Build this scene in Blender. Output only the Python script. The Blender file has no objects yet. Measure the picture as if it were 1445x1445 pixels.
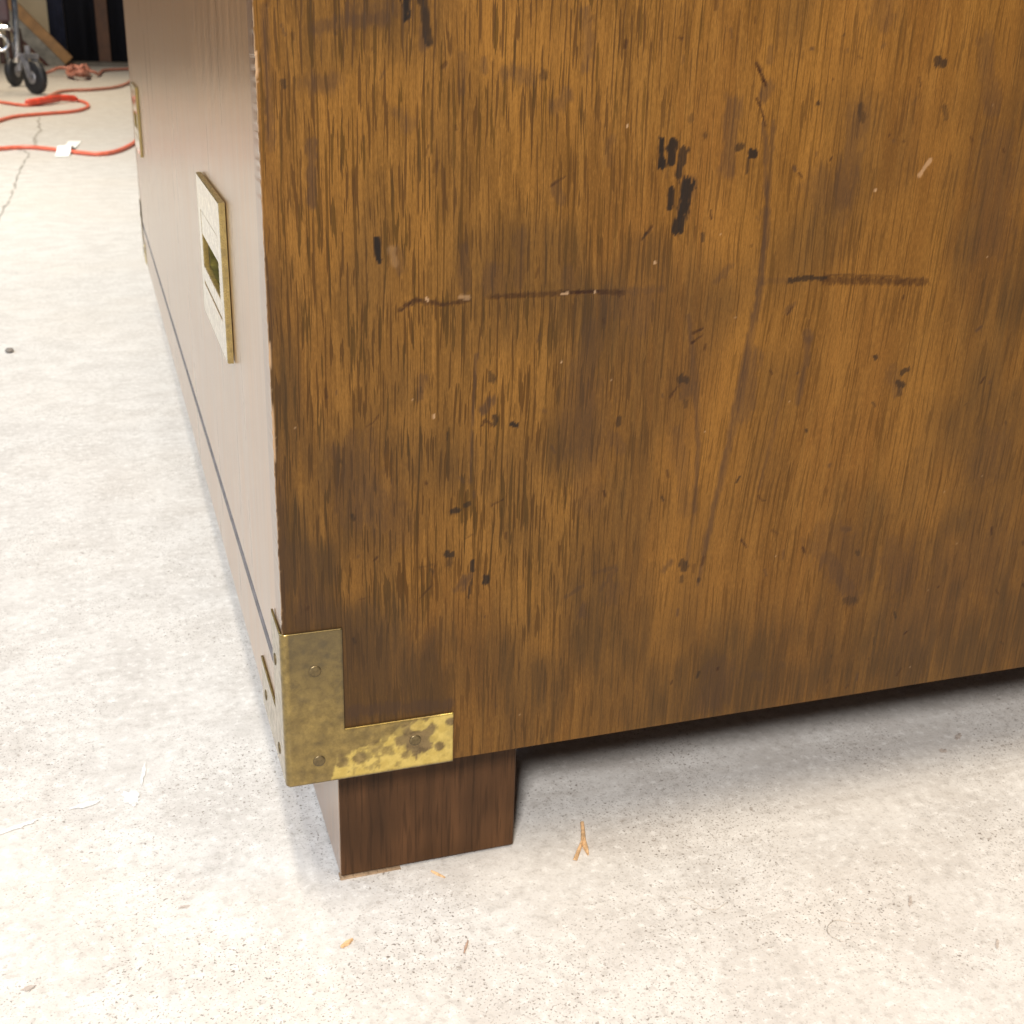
import bpy, bmesh, math, random
import numpy as np
from mathutils import Matrix, Vector

# ------------------------------------------------------------------ camera, world, lights, exposure
S = bpy.context.scene
COL = S.collection
R = math.radians

PITCH, YAW, ROLL = 0.3862, 0.3336, 0.0323
CAM = Vector((-0.0489, -0.3904, 0.3475))
fw = Vector((math.sin(YAW)*math.cos(PITCH), math.cos(YAW)*math.cos(PITCH), -math.sin(PITCH)))
rt = Vector((math.cos(YAW), -math.sin(YAW), 0))
up = rt.cross(fw)
r2 = rt*math.cos(ROLL) + up*math.sin(ROLL)
u2 = up*math.cos(ROLL) - rt*math.sin(ROLL)
cd = bpy.data.cameras.new('camera')
cam = bpy.data.objects.new('camera', cd)
COL.objects.link(cam)
m = Matrix((r2, u2, -fw)).transposed().to_4x4()
m.translation = CAM
cam.matrix_world = m
cd.sensor_width = 36
cd.lens = 1700.58/1445*36
cd.clip_start = 0.02
cd.clip_end = 200
cd.dof.use_dof = True
cd.dof.focus_distance = 0.425
cd.dof.aperture_fstop = cd.lens/1.15
S.camera = cam

W = bpy.data.worlds.new('World')
S.world = W
W.use_nodes = True
bg = W.node_tree.nodes['Background']
bg.inputs[0].default_value = (0.80, 0.90, 1.0, 1)
bg.inputs[1].default_value = 0.08


def area(name, loc, target, size, energy, color, spread=180):
    d = bpy.data.lights.new(name, 'AREA')
    d.shape = 'RECTANGLE'
    d.size, d.size_y = size
    d.energy = energy
    d.color = color
    d.spread = R(spread)
    o = bpy.data.objects.new(name, d)
    COL.objects.link(o)
    o.location = loc
    o.rotation_euler = (Vector(target)-Vector(loc)).to_track_quat('-Z', 'Y').to_euler()
    return o


# a ceiling tube running parallel to the dresser front, a second one farther back
area('ceiling_tube', (-0.26, -1.0, 2.35), (-0.26, -1.0, 0), (0.10, 1.3), 49, (1.0, 0.91, 0.78))
area('ceiling_tube_back', (-0.50, 5.2, 2.45), (-0.50, 5.2, 0), (0.12, 3.0), 62, (1.0, 0.84, 0.62), 130)
area('ceiling_tube_middle', (-0.45, 2.1, 2.40), (-0.45, 2.1, 0), (0.10, 1.6), 30, (1.0, 0.94, 0.83), 100)
# added warm fill lamp close above the end panel, cool open door to the left
area('panel_fill', (0.42, -0.48, 1.02), (0.2, 0, 0.2), (0.30, 0.30), 5.0, (1.0, 0.79, 0.54))
area('front_lamp', (-1.02, -2.28, 2.08), (0.1, 0, 0.1), (0.42, 0.36), 152, (1.0, 0.965, 0.945))
area('open_door', (-2.8, 0.8, 2.3), (0, 0.6, 0.1), (2.6, 1.4), 74, (0.46, 0.69, 1.0))

S.view_settings.view_transform = 'Standard'
S.view_settings.look = 'None'
S.view_settings.exposure = 0.0
S.view_settings.gamma = 1.0
S.cycles.max_bounces = 8
S.cycles.use_denoising = True

# ------------------------------------------------------------------ helpers


class NT:
    """small node-tree builder"""
    def __init__(self, name):
        self.m = bpy.data.materials.new(name)
        self.m.use_nodes = True
        self.t = self.m.node_tree
        self.b = self.t.nodes['Principled BSDF']

    def n(self, typ, **kw):
        nd = self.t.nodes.new(typ)
        for k, v in kw.items():
            setattr(nd, k, v)
        return nd

    def put(self, sock, v):
        if isinstance(v, bpy.types.NodeSocket):
            self.t.links.new(v, sock)
        elif isinstance(v, (tuple, list)) and len(v) == 3 and sock.type == 'RGBA':
            sock.default_value = (*v, 1)
        else:
            sock.default_value = v

    def math(self, op, a, b=0.0, clamp=False):
        nd = self.n('ShaderNodeMath', operation=op, use_clamp=clamp)
        self.put(nd.inputs[0], a)
        self.put(nd.inputs[1], b)
        return nd.outputs[0]

    def mix(self, f, a, b, blend='MIX'):
        nd = self.n('ShaderNodeMix', data_type='RGBA', blend_type=blend)
        nd.clamp_factor = True
        self.put(nd.inputs[0], f)
        self.put(nd.inputs[6], a)
        self.put(nd.inputs[7], b)
        return nd.outputs[2]

    def coord(self, kind='Object'):
        return self.n('ShaderNodeTexCoord').outputs[kind]

    def attr(self, name):
        return self.n('ShaderNodeAttribute', attribute_name=name)

    def scale(self, vec, s, off=(0, 0, 0)):
        nd = self.n('ShaderNodeMapping')
        self.put(nd.inputs[0], vec)
        nd.inputs[1].default_value = off
        nd.inputs[3].default_value = s
        return nd.outputs[0]

    def noise(self, vec, s=(1, 1, 1), off=(0, 0, 0), detail=2.0, rough=0.5, dist=0.0):
        nd = self.n('ShaderNodeTexNoise')
        self.put(nd.inputs['Vector'], self.scale(vec, s, off))
        nd.inputs['Scale'].default_value = 1
        nd.inputs['Detail'].default_value = detail
        nd.inputs['Roughness'].default_value = rough
        nd.inputs['Distortion'].default_value = dist
        return nd.outputs[0]

    def step(self, v, lo, hi, a=0.0, b=1.0):
        nd = self.n('ShaderNodeMapRange', interpolation_type='SMOOTHSTEP')
        self.put(nd.inputs[0], v)
        for i, q in enumerate((lo, hi, a, b)):
            self.put(nd.inputs[i+1], q)
        return nd.outputs[0]

    def bump(self, h, strength, dist=0.001):
        nd = self.n('ShaderNodeBump')
        self.put(nd.inputs['Height'], h)
        nd.inputs['Strength'].default_value = strength
        nd.inputs['Distance'].default_value = dist
        self.t.links.new(nd.outputs[0], self.b.inputs['Normal'])

    def out(self, **kw):
        for k, v in kw.items():
            self.put(self.b.inputs[k.replace('_', ' ')], v)
        return self.m


def plain(name, col, rough=0.5, metal=0.0, var=0.25, scale=30.0, detail=4):
    t = NT(name)
    c = t.coord()
    f = t.noise(c, (scale,)*3, detail=detail, rough=0.6)
    dark = tuple(v*(1-var) for v in col)
    lite = tuple(min(1, v*(1+var)) for v in col)
    cc = t.mix(t.step(f, 0.3, 0.7), dark, lite)
    rr = t.step(f, 0.3, 0.7, max(0.02, rough-0.08), min(1, rough+0.08))
    return t.out(Base_Color=cc, Roughness=rr, Metallic=metal)


def obj(name, me, mats, parent=None, **props):
    o = bpy.data.objects.new(name, me)
    COL.objects.link(o)
    if not isinstance(mats, (list, tuple)):
        mats = [mats]
    for k in mats:
        if me.materials.find(k.name) < 0:
            me.materials.append(k)
    if parent is not None:
        o.parent = parent
    for k, v in props.items():
        o[k] = v
    return o


def thing(name, label, cat, loc=(0, 0, 0), rot=(0, 0, 0), group=None):
    o = bpy.data.objects.new(name, None)
    o.empty_display_size = 0.05
    COL.objects.link(o)
    o.location = loc
    o.rotation_euler = rot
    o['label'] = label
    o['category'] = cat
    if group:
        o['group'] = group
    return o


def tag(o, label, cat, group=None):
    o['label'] = label
    o['category'] = cat
    if group:
        o['group'] = group
    return o


def bm_mesh(name, bm, smooth=False):
    bmesh.ops.recalc_face_normals(bm, faces=bm.faces)
    me = bpy.data.meshes.new(name)
    bm.to_mesh(me)
    bm.free()
    if smooth:
        me.polygons.foreach_set('use_smooth', [True]*len(me.polygons))
    return me


def add_box(bm, lo, hi, bev=0.0, seg=2):
    t = bmesh.new()
    bmesh.ops.create_cube(t, size=1)
    for v in t.verts:
        v.co = Vector([lo[i]+(v.co[i]+0.5)*(hi[i]-lo[i]) for i in range(3)])
    if bev:
        bmesh.ops.bevel(t, geom=list(t.edges), offset=bev, segments=seg, affect='EDGES', profile=0.5)
    me = bpy.data.meshes.new('t')
    t.to_mesh(me)
    t.free()
    bm.from_mesh(me)
    bpy.data.meshes.remove(me)


def box_mesh(name, lo, hi, bev=0.0, seg=2):
    bm = bmesh.new()
    add_box(bm, lo, hi, bev, seg)
    return bm_mesh(name, bm)


def catmull(pts, n):
    P = [Vector(p) for p in pts]
    P = [P[0]*2-P[1]] + P + [P[-1]*2-P[-2]]
    out = []
    for i in range(1, len(P)-2):
        for k in range(n):
            t = k/n
            out.append(0.5*((2*P[i]) + (P[i+1]-P[i-1])*t + (2*P[i-1]-5*P[i]+4*P[i+1]-P[i+2])*t*t
                            + (3*P[i]-P[i-1]-3*P[i+1]+P[i+2])*t**3))
    out.append(P[-2].copy())
    return out


def add_tube(bm, pts, r, seg=10, caps=True):
    pts = [Vector(p) for p in pts]
    rs = r if isinstance(r, (list, tuple)) else [r]*len(pts)
    rings = []
    n0 = None
    for i, p in enumerate(pts):
        d = (pts[min(i+1, len(pts)-1)]-pts[max(i-1, 0)]).normalized()
        if n0 is None:
            n0 = d.orthogonal().normalized()
        n0 = (n0-d*n0.dot(d)).normalized()
        b = d.cross(n0)
        rings.append([bm.verts.new(p+(n0*math.cos(a)+b*math.sin(a))*rs[i])
                      for a in [2*math.pi*k/seg for k in range(seg)]])
    for a, b in zip(rings, rings[1:]):
        for k in range(seg):
            bm.faces.new((a[k], a[(k+1) % seg], b[(k+1) % seg], b[k]))
    if caps:
        bm.faces.new(rings[0][::-1])
        bm.faces.new(rings[-1])


def add_lathe(bm, prof, seg, mat):
    """profile (radius, height) spun round local Z then moved by mat"""
    rings = []
    for r, h in prof:
        rings.append([bm.verts.new(mat @ Vector((r*math.cos(a), r*math.sin(a), h)))
                      for a in [2*math.pi*k/seg for k in range(seg)]])
    for a, b in zip(rings, rings[1:]):
        for k in range(seg):
            bm.faces.new((a[k], a[(k+1) % seg], b[(k+1) % seg], b[k]))
    bm.faces.new(rings[0][::-1])
    bm.faces.new(rings[-1])


def vnoise(x, y, seed=0):
    """smooth value noise in [0,1] (numpy arrays)"""
    xi = np.floor(x).astype(np.int64)
    yi = np.floor(y).astype(np.int64)
    fx, fy = x-xi, y-yi
    fx = fx*fx*(3-2*fx)
    fy = fy*fy*(3-2*fy)

    def h(a, b):
        q = (a*374761393 + b*668265263 + seed*1442695041) & 0x7fffffff
        q = ((q ^ (q >> 13))*1274126177) & 0x7fffffff
        return ((q ^ (q >> 16)) & 0xffff)/65535.0
    return (h(xi, yi)*(1-fx)+h(xi+1, yi)*fx)*(1-fy)+(h(xi, yi+1)*(1-fx)+h(xi+1, yi+1)*fx)*fy


def sstep(v, a, b):
    t = np.clip((v-a)/(b-a), 0, 1)
    return t*t*(3-2*t)


def grid_solid(name, us, vs, mask, fmap, attrs=None, edge_mat=0, smooth=False):
    """solid slab over a grid of cells (mask[i,j] true = filled); fmap(U,V,side)->(n,3), side 0 outer, 1 inner.
    only outer face, inner face and the rim between them"""
    us, vs = np.asarray(us), np.asarray(vs)
    nu, nv = len(us), len(vs)
    U, V = np.meshgrid(us, vs, indexing='ij')
    A = fmap(U.ravel(), V.ravel(), 0)
    B = fmap(U.ravel(), V.ravel(), 1)
    idx = np.arange(nu*nv).reshape(nu, nv)
    i, j = np.nonzero(mask)
    qa = np.stack([idx[i, j], idx[i+1, j], idx[i+1, j+1], idx[i, j+1]], 1)
    N = nu*nv
    mp = np.zeros((nu+1, nv+1), bool)
    mp[1:-1, 1:-1] = mask
    rim = []
    c = mp[1:-1, 1:-1]
    for (di, dj, e) in ((-1, 0, ((0, 1), (0, 0))), (1, 0, ((1, 0), (1, 1))), (0, -1, ((0, 0), (1, 0))), (0, 1, ((1, 1), (0, 1)))):
        nb = mp[1+di:nu+di, 1+dj:nv+dj]
        bi, bj = np.nonzero(c & ~nb)
        a = idx[bi+e[0][0], bj+e[0][1]]
        b = idx[bi+e[1][0], bj+e[1][1]]
        rim.append(np.stack([a, a+N, b+N, b], 1))
    rim = np.concatenate(rim)
    # the back: the same cells (needed where the slab is thin and seen from behind)
    qb = qa[:, ::-1]+N
    quads = np.concatenate([qa, qb, rim])
    verts = np.concatenate([A, B])
    used = np.zeros(len(verts), bool)
    used[quads.ravel()] = True
    remap = np.cumsum(used)-1
    verts = verts[used]
    quads = remap[quads]
    me = bpy.data.meshes.new(name)
    me.vertices.add(len(verts))
    me.vertices.foreach_set('co', verts.astype(np.float32).ravel())
    me.loops.add(quads.size)
    me.loops.foreach_set('vertex_index', quads.astype(np.int32).ravel())
    me.polygons.add(len(quads))
    me.polygons.foreach_set('loop_start', np.arange(0, quads.size, 4, dtype=np.int32))
    mi = np.zeros(len(quads), np.int32)
    mi[len(qa):] = edge_mat
    me.polygons.foreach_set('material_index', mi)
    me.update(calc_edges=True)
    me.validate()
    me.polygons.foreach_set('use_smooth', [smooth]*len(me.polygons))
    for an, (kind, data) in (attrs or {}).items():
        d = np.concatenate([data, data])[used]
        at = me.attributes.new(an, kind, 'POINT')
        at.data.foreach_set('color' if kind == 'FLOAT_COLOR' else 'vector', d.astype(np.float32).ravel())
    return me


# ------------------------------------------------------------------ materials


def wood_panel_mat():
    """old veneer: warped grain coordinates and wear marks come from mesh attributes"""
    t = NT('worn_veneer')
    g = t.attr('grain').outputs['Vector']            # metres along / across the grain
    mk = t.n('ShaderNodeSeparateColor')
    t.put(mk.inputs[0], t.attr('marks').outputs['Color'])
    ink, stain, chip = mk.outputs[0], mk.outputs[1], mk.outputs[2]
    zn = t.n('ShaderNodeSeparateColor')
    t.put(zn.inputs[0], t.attr('zone').outputs['Color'])
    porez, grime_shade, lite = zn.outputs[0], zn.outputs[1], zn.outputs[2]
    red = t.attr('red').outputs['Fac']

    big = t.noise(g, (15, 6, 1), detail=3, rough=0.55)
    fig = t.noise(g, (75, 4.5, 1), (3, 1, 0), detail=3, rough=0.6)
    flake = t.noise(g, (200, 20, 1), (7, 2, 0), detail=4, rough=0.62)
    flake2 = t.noise(g, (360, 22, 1), (1, 9, 0), detail=4, rough=0.64)
    fine = t.noise(g, (1500, 18, 1), (2, 5, 0), detail=2, rough=0.7)
    grit = t.noise(g, (2400, 420, 1), (4, 3, 0), detail=2, rough=0.7)
    pore = t.noise(g, (1000, 42, 1), (5, 3, 0), detail=1.5, rough=0.5)
    pore2 = t.noise(g, (560, 30, 1), (11, 4, 0), detail=2.5, rough=0.55)
    pore3 = t.noise(g, (640, 9, 1), (3, 14, 0), detail=2, rough=0.5)

    base = t.mix(t.step(fig, 0.34, 0.64), (0.1043, 0.0459, 0.0088), (0.1403, 0.0638, 0.0126))
    base = t.mix(t.math('MULTIPLY', t.step(big, 0.42, 0.68), 0.38), base, (0.1169, 0.0434, 0.0073))
    base = t.mix(t.math('MULTIPLY', t.step(porez, 0.35, 0.9), 0.40), base, (0.1277, 0.0638, 0.0139))
    # lighter flakes where the finish let less stain in
    fl = t.math('MULTIPLY', t.step(flake, 0.525, 0.555), t.step(porez, 0.0, 0.9, 0.22, 0.62))
    base = t.mix(fl, base, (0.1709, 0.0814, 0.0172))
    fl2 = t.math('MULTIPLY', t.step(flake2, 0.565, 0.590), t.step(porez, 0.0, 0.9, 0.10, 0.50))
    base = t.mix(fl2, base, (0.0701, 0.0334, 0.0073))
    base = t.mix(t.math('MULTIPLY', lite, 0.62), base, (0.2268, 0.1041, 0.0198))
    # fine lines and grit
    base = t.mix(t.math('MULTIPLY', t.step(fine, 0.49, 0.60), t.step(porez, 0.1, 0.9, 0.26, 0.34)), base, (0.0631, 0.0273, 0.0052))
    base = t.mix(t.math('MULTIPLY', t.step(grit, 0.46, 0.66), 0.34), base, (0.0683, 0.0303, 0.0062))
    base = t.mix(t.math('MULTIPLY', t.step(grit, 0.48, 0.32), 0.20), base, (0.2339, 0.1127, 0.0247))
    # open pores: short dark dashes with crisp sides
    p1 = t.math('MULTIPLY', t.step(pore, 0.578, 0.604), t.step(porez, 0, 1, 0.42, 0.80))
    p2 = t.math('MULTIPLY', t.step(pore2, 0.595, 0.612), t.step(porez, 0.15, 1, 0.10, 0.74))
    p3 = t.math('MULTIPLY', t.step(pore3, 0.625, 0.645), t.step(porez, 0, 1, 0.45, 0.75))
    base = t.mix(p3, base, (0.0504, 0.0226, 0.0039))
    base = t.mix(p1, base, (0.0432, 0.0179, 0.0028))
    base = t.mix(p2, base, (0.0377, 0.0186, 0.0034))
    # grime with painted shade, stains, scratches, ink spots, chips
    base = t.mix(t.math('MULTIPLY', grime_shade, 0.76), base, (0.030, 0.0172, 0.0074))
    base = t.mix(t.math('MULTIPLY', stain, 0.88), base, (0.036, 0.0195, 0.0115))
    base = t.mix(t.math('MULTIPLY', red, 1.0), base, (0.020, 0.0075, 0.0035))
    base = t.mix(ink, base, (0.0075, 0.0060, 0.0055))
    base = t.mix(chip, base, (0.44, 0.29, 0.17))
    rough = t.step(big, 0.3, 0.7, 0.40, 0.52)
    rough = t.math('ADD', rough, t.math('MULTIPLY', p1, 0.2))
    hgt = t.math('SUBTRACT', 1.0, t.math('ADD', t.math('MULTIPLY', p1, 0.6), t.math('ADD', t.math('MULTIPLY', red, 1.2), chip)))
    t.bump(hgt, 0.28, 0.0004)
    return t.out(Base_Color=base, Roughness=rough, Specular_IOR_Level=0.16)


def lacquer_mat(name, dark, lite, across=(1, 0, 0), rough=0.26, ior=1.5, seed=0.0, spec=0.5, coat=0.0, blotch=0.5):
    """brown lacquered wood, grain vertical (object Z)"""
    t = NT(name)
    c = t.coord()
    a = t.noise(c, (60, 60, 6), (seed, seed, 0), detail=4, rough=0.6)
    b = t.noise(c, (650, 650, 28), (seed, 1, 0), detail=2, rough=0.6)
    s = t.noise(c, (14, 14, 14), (seed, 2, 3), detail=3)
    col = t.mix(t.step(a, 0.3, 0.7), dark, lite)
    col = t.mix(t.math('MULTIPLY', t.step(b, 0.5, 0.66), 0.5), col, tuple(v*0.4 for v in dark))
    col = t.mix(t.math('MULTIPLY', t.step(s, 0.5, 0.7), blotch), col, tuple(v*0.55 for v in dark))
    rr = t.step(a, 0.25, 0.75, rough-0.04, rough+0.06)
    t.bump(b, 0.05, 0.0002)
    return t.out(Base_Color=col, Roughness=rr, IOR=ior, Specular_IOR_Level=spec, Coat_Weight=coat, Coat_Roughness=0.32)


def brass_mat(name='aged_brass', use_attr=False, rough=0.36, gain=1.0, coat=0.65, metal=0.82, bump=0.12):
    t = NT(name)
    c = t.coord()
    n1 = t.noise(c, (260,)*3, detail=5, rough=0.65)
    n2 = t.noise(c, (45,)*3, (1, 2, 3), detail=4, rough=0.6)
    n3 = t.noise(c, (1400,)*3, (4, 2, 3), detail=2)
    col = t.mix(t.step(n1, 0.20, 0.80), tuple(v*gain for v in (0.102, 0.070, 0.020)), tuple(v*gain for v in (0.245, 0.174, 0.052)))
    col = t.mix(t.math('MULTIPLY', t.step(n2, 0.45, 0.7), 0.25), col, (0.155, 0.110, 0.048))
    col = t.mix(t.math('MULTIPLY', t.step(n3, 0.56, 0.70), 0.2), col, (0.10, 0.07, 0.03))
    rr = t.step(n1, 0.3, 0.7, rough+0.10, rough-0.06)
    if use_attr:
        s = t.n('ShaderNodeSeparateColor')
        t.put(s.inputs[0], t.attr('tarnish').outputs['Color'])
        pol = t.mix(t.step(n1, 0.35, 0.65), (0.50, 0.37, 0.090), (0.60, 0.46, 0.13))
        col = t.mix(s.outputs[0], col, pol)
        col = t.mix(s.outputs[1], col, t.mix(t.step(n1, 0.4, 0.6), (0.110, 0.070, 0.026), (0.21, 0.145, 0.06)))
        col = t.mix(t.math('MULTIPLY', s.outputs[2], 0.9), col, (0.085, 0.064, 0.032))
    t.bump(n1, bump, 0.0004)
    return t.out(Base_Color=col, Roughness=rr, Metallic=metal, Coat_Weight=coat, Coat_Roughness=0.10)


def concrete_mat():
    t = NT('worn_concrete')
    c = t.coord()
    big = t.noise(c, (3.2, 3.2, 1), detail=5, rough=0.6)
    mid = t.noise(c, (26, 26, 1), (3, 1, 0), detail=5, rough=0.65, dist=0.4)
    sml = t.noise(c, (190, 190, 1), (1, 7, 0), detail=4, rough=0.65)
    col = t.mix(t.step(mid, 0.30, 0.70), (0.445, 0.420, 0.388), (0.550, 0.530, 0.497))
    col = t.mix(t.math('MULTIPLY', t.step(big, 0.40, 0.68), 0.45), col, (0.500, 0.455, 0.400))
    col = t.mix(t.math('MULTIPLY', t.step(sml, 0.52, 0.66), 0.42), col, (0.320, 0.295, 0.265))
    col = t.mix(t.math('MULTIPLY', t.step(sml, 0.47, 0.32), 0.55), col, (0.66, 0.645, 0.61))
    trowel = t.noise(c, (9, 70, 1), (4, 8, 0), detail=4, rough=0.6, dist=0.6)
    col = t.mix(t.math('MULTIPLY', t.step(trowel, 0.54, 0.72), 0.22), col, (0.36, 0.325, 0.285))
    # dark aggregate specks, in patches
    patch = t.step(t.noise(c, (13, 13, 1), (9, 4, 0), detail=4, rough=0.6), 0.38, 0.62, 0.25, 1.0)
    sp1 = t.noise(c, (520, 520, 1), (2, 2, 0), detail=1.5)
    sp2 = t.noise(c, (950, 950, 1), (5, 6, 0), detail=1)
    sp3 = t.noise(c, (230, 230, 1), (8, 3, 0), detail=3)
    spr = t.n('ShaderNodeTexVoronoi')
    t.put(spr.inputs['Vector'], t.scale(c, (260, 260, 1)))
    spr.inputs['Scale'].default_value = 1
    col = t.mix(t.math('MULTIPLY', t.step(sp2, 0.60, 0.70), t.math('MULTIPLY', patch, 0.8)), col, (0.20, 0.175, 0.15))
    col = t.mix(t.math('MULTIPLY', t.step(sp1, 0.64, 0.71), t.math('MULTIPLY', patch, 0.9)), col, (0.155, 0.13, 0.108))
    col = t.mix(t.math('MULTIPLY', t.step(sp3, 0.66, 0.71), t.math('MULTIPLY', patch, 0.65)), col, (0.215, 0.18, 0.15))
    col = t.mix(t.math('MULTIPLY', t.step(spr.outputs['Distance'], 0.13, 0.07), t.math('MULTIPLY', patch, 0.8)), col, (0.12, 0.10, 0.085))
    hg = t.math('ADD', t.math('MULTIPLY', sml, 0.7), t.math('MULTIPLY', sp1, 0.5))
    t.bump(hg, 0.25, 0.0007)
    return t.out(Base_Color=col, Roughness=t.step(mid, 0.3, 0.7, 0.62, 0.48), Specular_IOR_Level=0.4)


M_VENEER = wood_panel_mat()
M_FRONT = lacquer_mat('front_lacquer', (0.215, 0.103, 0.032), (0.300, 0.148, 0.050), rough=0.30, ior=1.62, spec=0.5, coat=1.0, blotch=0.06)
M_EDGE = lacquer_mat('edge_lacquer', (0.120, 0.056, 0.022), (0.200, 0.100, 0.045), rough=0.30, ior=1.6, seed=4, coat=1.0, blotch=0.06)
M_LEG = lacquer_mat('leg_walnut', (0.044, 0.0205, 0.0085), (0.098, 0.044, 0.017), rough=0.42, ior=1.5, seed=9, spec=0.12, coat=0.08)
M_CASE = lacquer_mat('case_wood', (0.070, 0.035, 0.018), (0.110, 0.055, 0.028), rough=0.5, seed=2, spec=0.3)
M_GAP = plain('gap_dark', (0.02, 0.013, 0.010), 0.8)
M_GAP_SHADE = plain('gap_shade', (0.115, 0.105, 0.105), 0.8, scale=80)
M_RAW = plain('raw_wood_edge', (0.30, 0.205, 0.125), 0.7, scale=200)
M_BRASS = brass_mat('aged_brass', rough=0.28, gain=1.45, coat=1.0, metal=0.4, bump=0.03)
M_BRACKET = brass_mat('bracket_brass', True, rough=0.38, gain=1.22)
M_RIVET = plain('rivet_bronze', (0.125, 0.092, 0.044), 0.42, metal=0.7, scale=900)
M_CUP = plain('cup_olive_brass', (0.22, 0.19, 0.055), 0.35, metal=0.7, scale=120, var=0.5)
M_CONC = concrete_mat()

# ------------------------------------------------------------------ floor and wall
bm = bmesh.new()
bmesh.ops.create_grid(bm, x_segments=12, y_segments=16, size=1)
for v in bm.verts:
    v.co = Vector((v.co.x*6, 2.6+v.co.y*6.5, 0))
floor = obj('floor', bm_mesh('floor', bm), M_CONC, kind='structure')

M_CRACK = plain('crack_dirt', (0.30, 0.275, 0.24), 0.9, scale=60, var=0.5)


def strip(name, pts, w, mat, parent, z=0.0004, seed=1, sub=7):
    rnd = random.Random(seed)
    P = catmull([(x, y, z) for x, y in pts], sub)
    bm = bmesh.new()
    L = []
    for i, p in enumerate(P):
        d = (P[min(i+1, len(P)-1)]-P[max(i-1, 0)]).normalized()
        n = Vector((-d.y, d.x, 0))
        j = n*rnd.uniform(-w, w)*0.7
        ww = w*rnd.uniform(0.25, 1.0)
        L.append((bm.verts.new(p+j+n*ww), bm.verts.new(p+j-n*ww)))
    for a, b in zip(L, L[1:]):
        bm.faces.new((a[0], a[1], b[1], b[0]))
    return obj(name, bm_mesh(name, bm), mat, parent)


strip('crack', [(-0.204, 4.193), (-0.199, 3.829), (-0.189, 3.68), (-0.198, 3.495), (-0.194, 3.228)], 0.006, M_CRACK, floor, seed=3)
strip('crack', [(-0.45, 3.12), (-0.291, 3.118), (-0.243, 3.118), (-0.214, 3.082), (-0.198, 2.962), (-0.205, 2.805), (-0.207, 2.53),
                (-0.206, 2.34), (-0.21, 2.145), (-0.213, 1.9), (-0.209, 1.6), (-0.214, 1.3)], 0.0038, M_CRACK, floor, seed=8)

M_PAINT = plain('white_paint_flake', (0.60, 0.59, 0.56), 0.6, scale=500, var=0.16)


def blotch(name, cx, cy, rx, ry, ang, mat, parent, z=0.0004, seed=0, n=26):
    rnd = random.Random(seed)
    bm = bmesh.new()
    vs = []
    for k in range(n):
        a = 2*math.pi*k/n
        r = 1+rnd.uniform(-0.35, 0.25)
        x, y = rx*r*math.cos(a), ry*r*math.sin(a)
        vs.append(bm.verts.new((cx+x*math.cos(ang)-y*math.sin(ang), cy+x*math.sin(ang)+y*math.cos(ang), z)))
    c = bm.verts.new((cx, cy, z))
    for k in range(n):
        bm.faces.new((vs[k], vs[(k+1) % n], c))
    return obj(name, bm_mesh(name, bm), mat, parent)


blotch('paint_flake', -0.0595, 0.1185, 0.0040, 0.0065, 0.2, M_PAINT, floor, seed=5)
blotch('paint_flake', -0.0530, 0.138, 0.0009, 0.0100, -0.15, M_PAINT, floor, seed=6)
blotch('paint_flake', -0.1100, 0.110, 0.0120, 0.0016, 0.32, M_PAINT, floor, seed=7)
blotch('paint_flake', -0.0800, 0.119, 0.0075, 0.0020, 0.2, M_PAINT, floor, seed=9)
M_SCUFF = plain('floor_scuff', (0.34, 0.29, 0.25), 0.8, scale=400, var=0.3)
for i, (x, y, rx, ry, a) in enumerate([(0.3622, 0.0548, 0.0040, 0.0014, 0.6), (-0.1014, 0.0041, 0.0030, 0.0012, 0.1),
                                       (-0.0413, 0.0341, 0.0022, 0.0008, 0.1), (0.3453, 0.0456, 0.0022, 0.0020, 0.0),
                                       (0.257, -0.05, 0.0036, 0.0008, 0.9), (0.276, -0.083, 0.003, 0.0007, 0.8)]):
    blotch('scuff', x, y, rx, ry, a, M_SCUFF, floor, seed=20+i)

M_WALL = plain('cream_wall', (0.68, 0.55, 0.36), 0.8, scale=5, var=0.12)
wall = obj('wall', box_mesh('wall', (-6, 8.85, 0), (6, 9.0, 2.6)), M_WALL)
tag(wall, 'cream painted back wall behind the leaning boards', 'wall')

# ------------------------------------------------------------------ dresser
H, L, DEP, TOP = 0.0759, 1.1308, 0.62, 0.745
PT = 0.0125
dresser = thing('dresser', 'worn brown wooden campaign dresser with brass corner brackets and recessed pulls on block legs', 'dresser')

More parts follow.
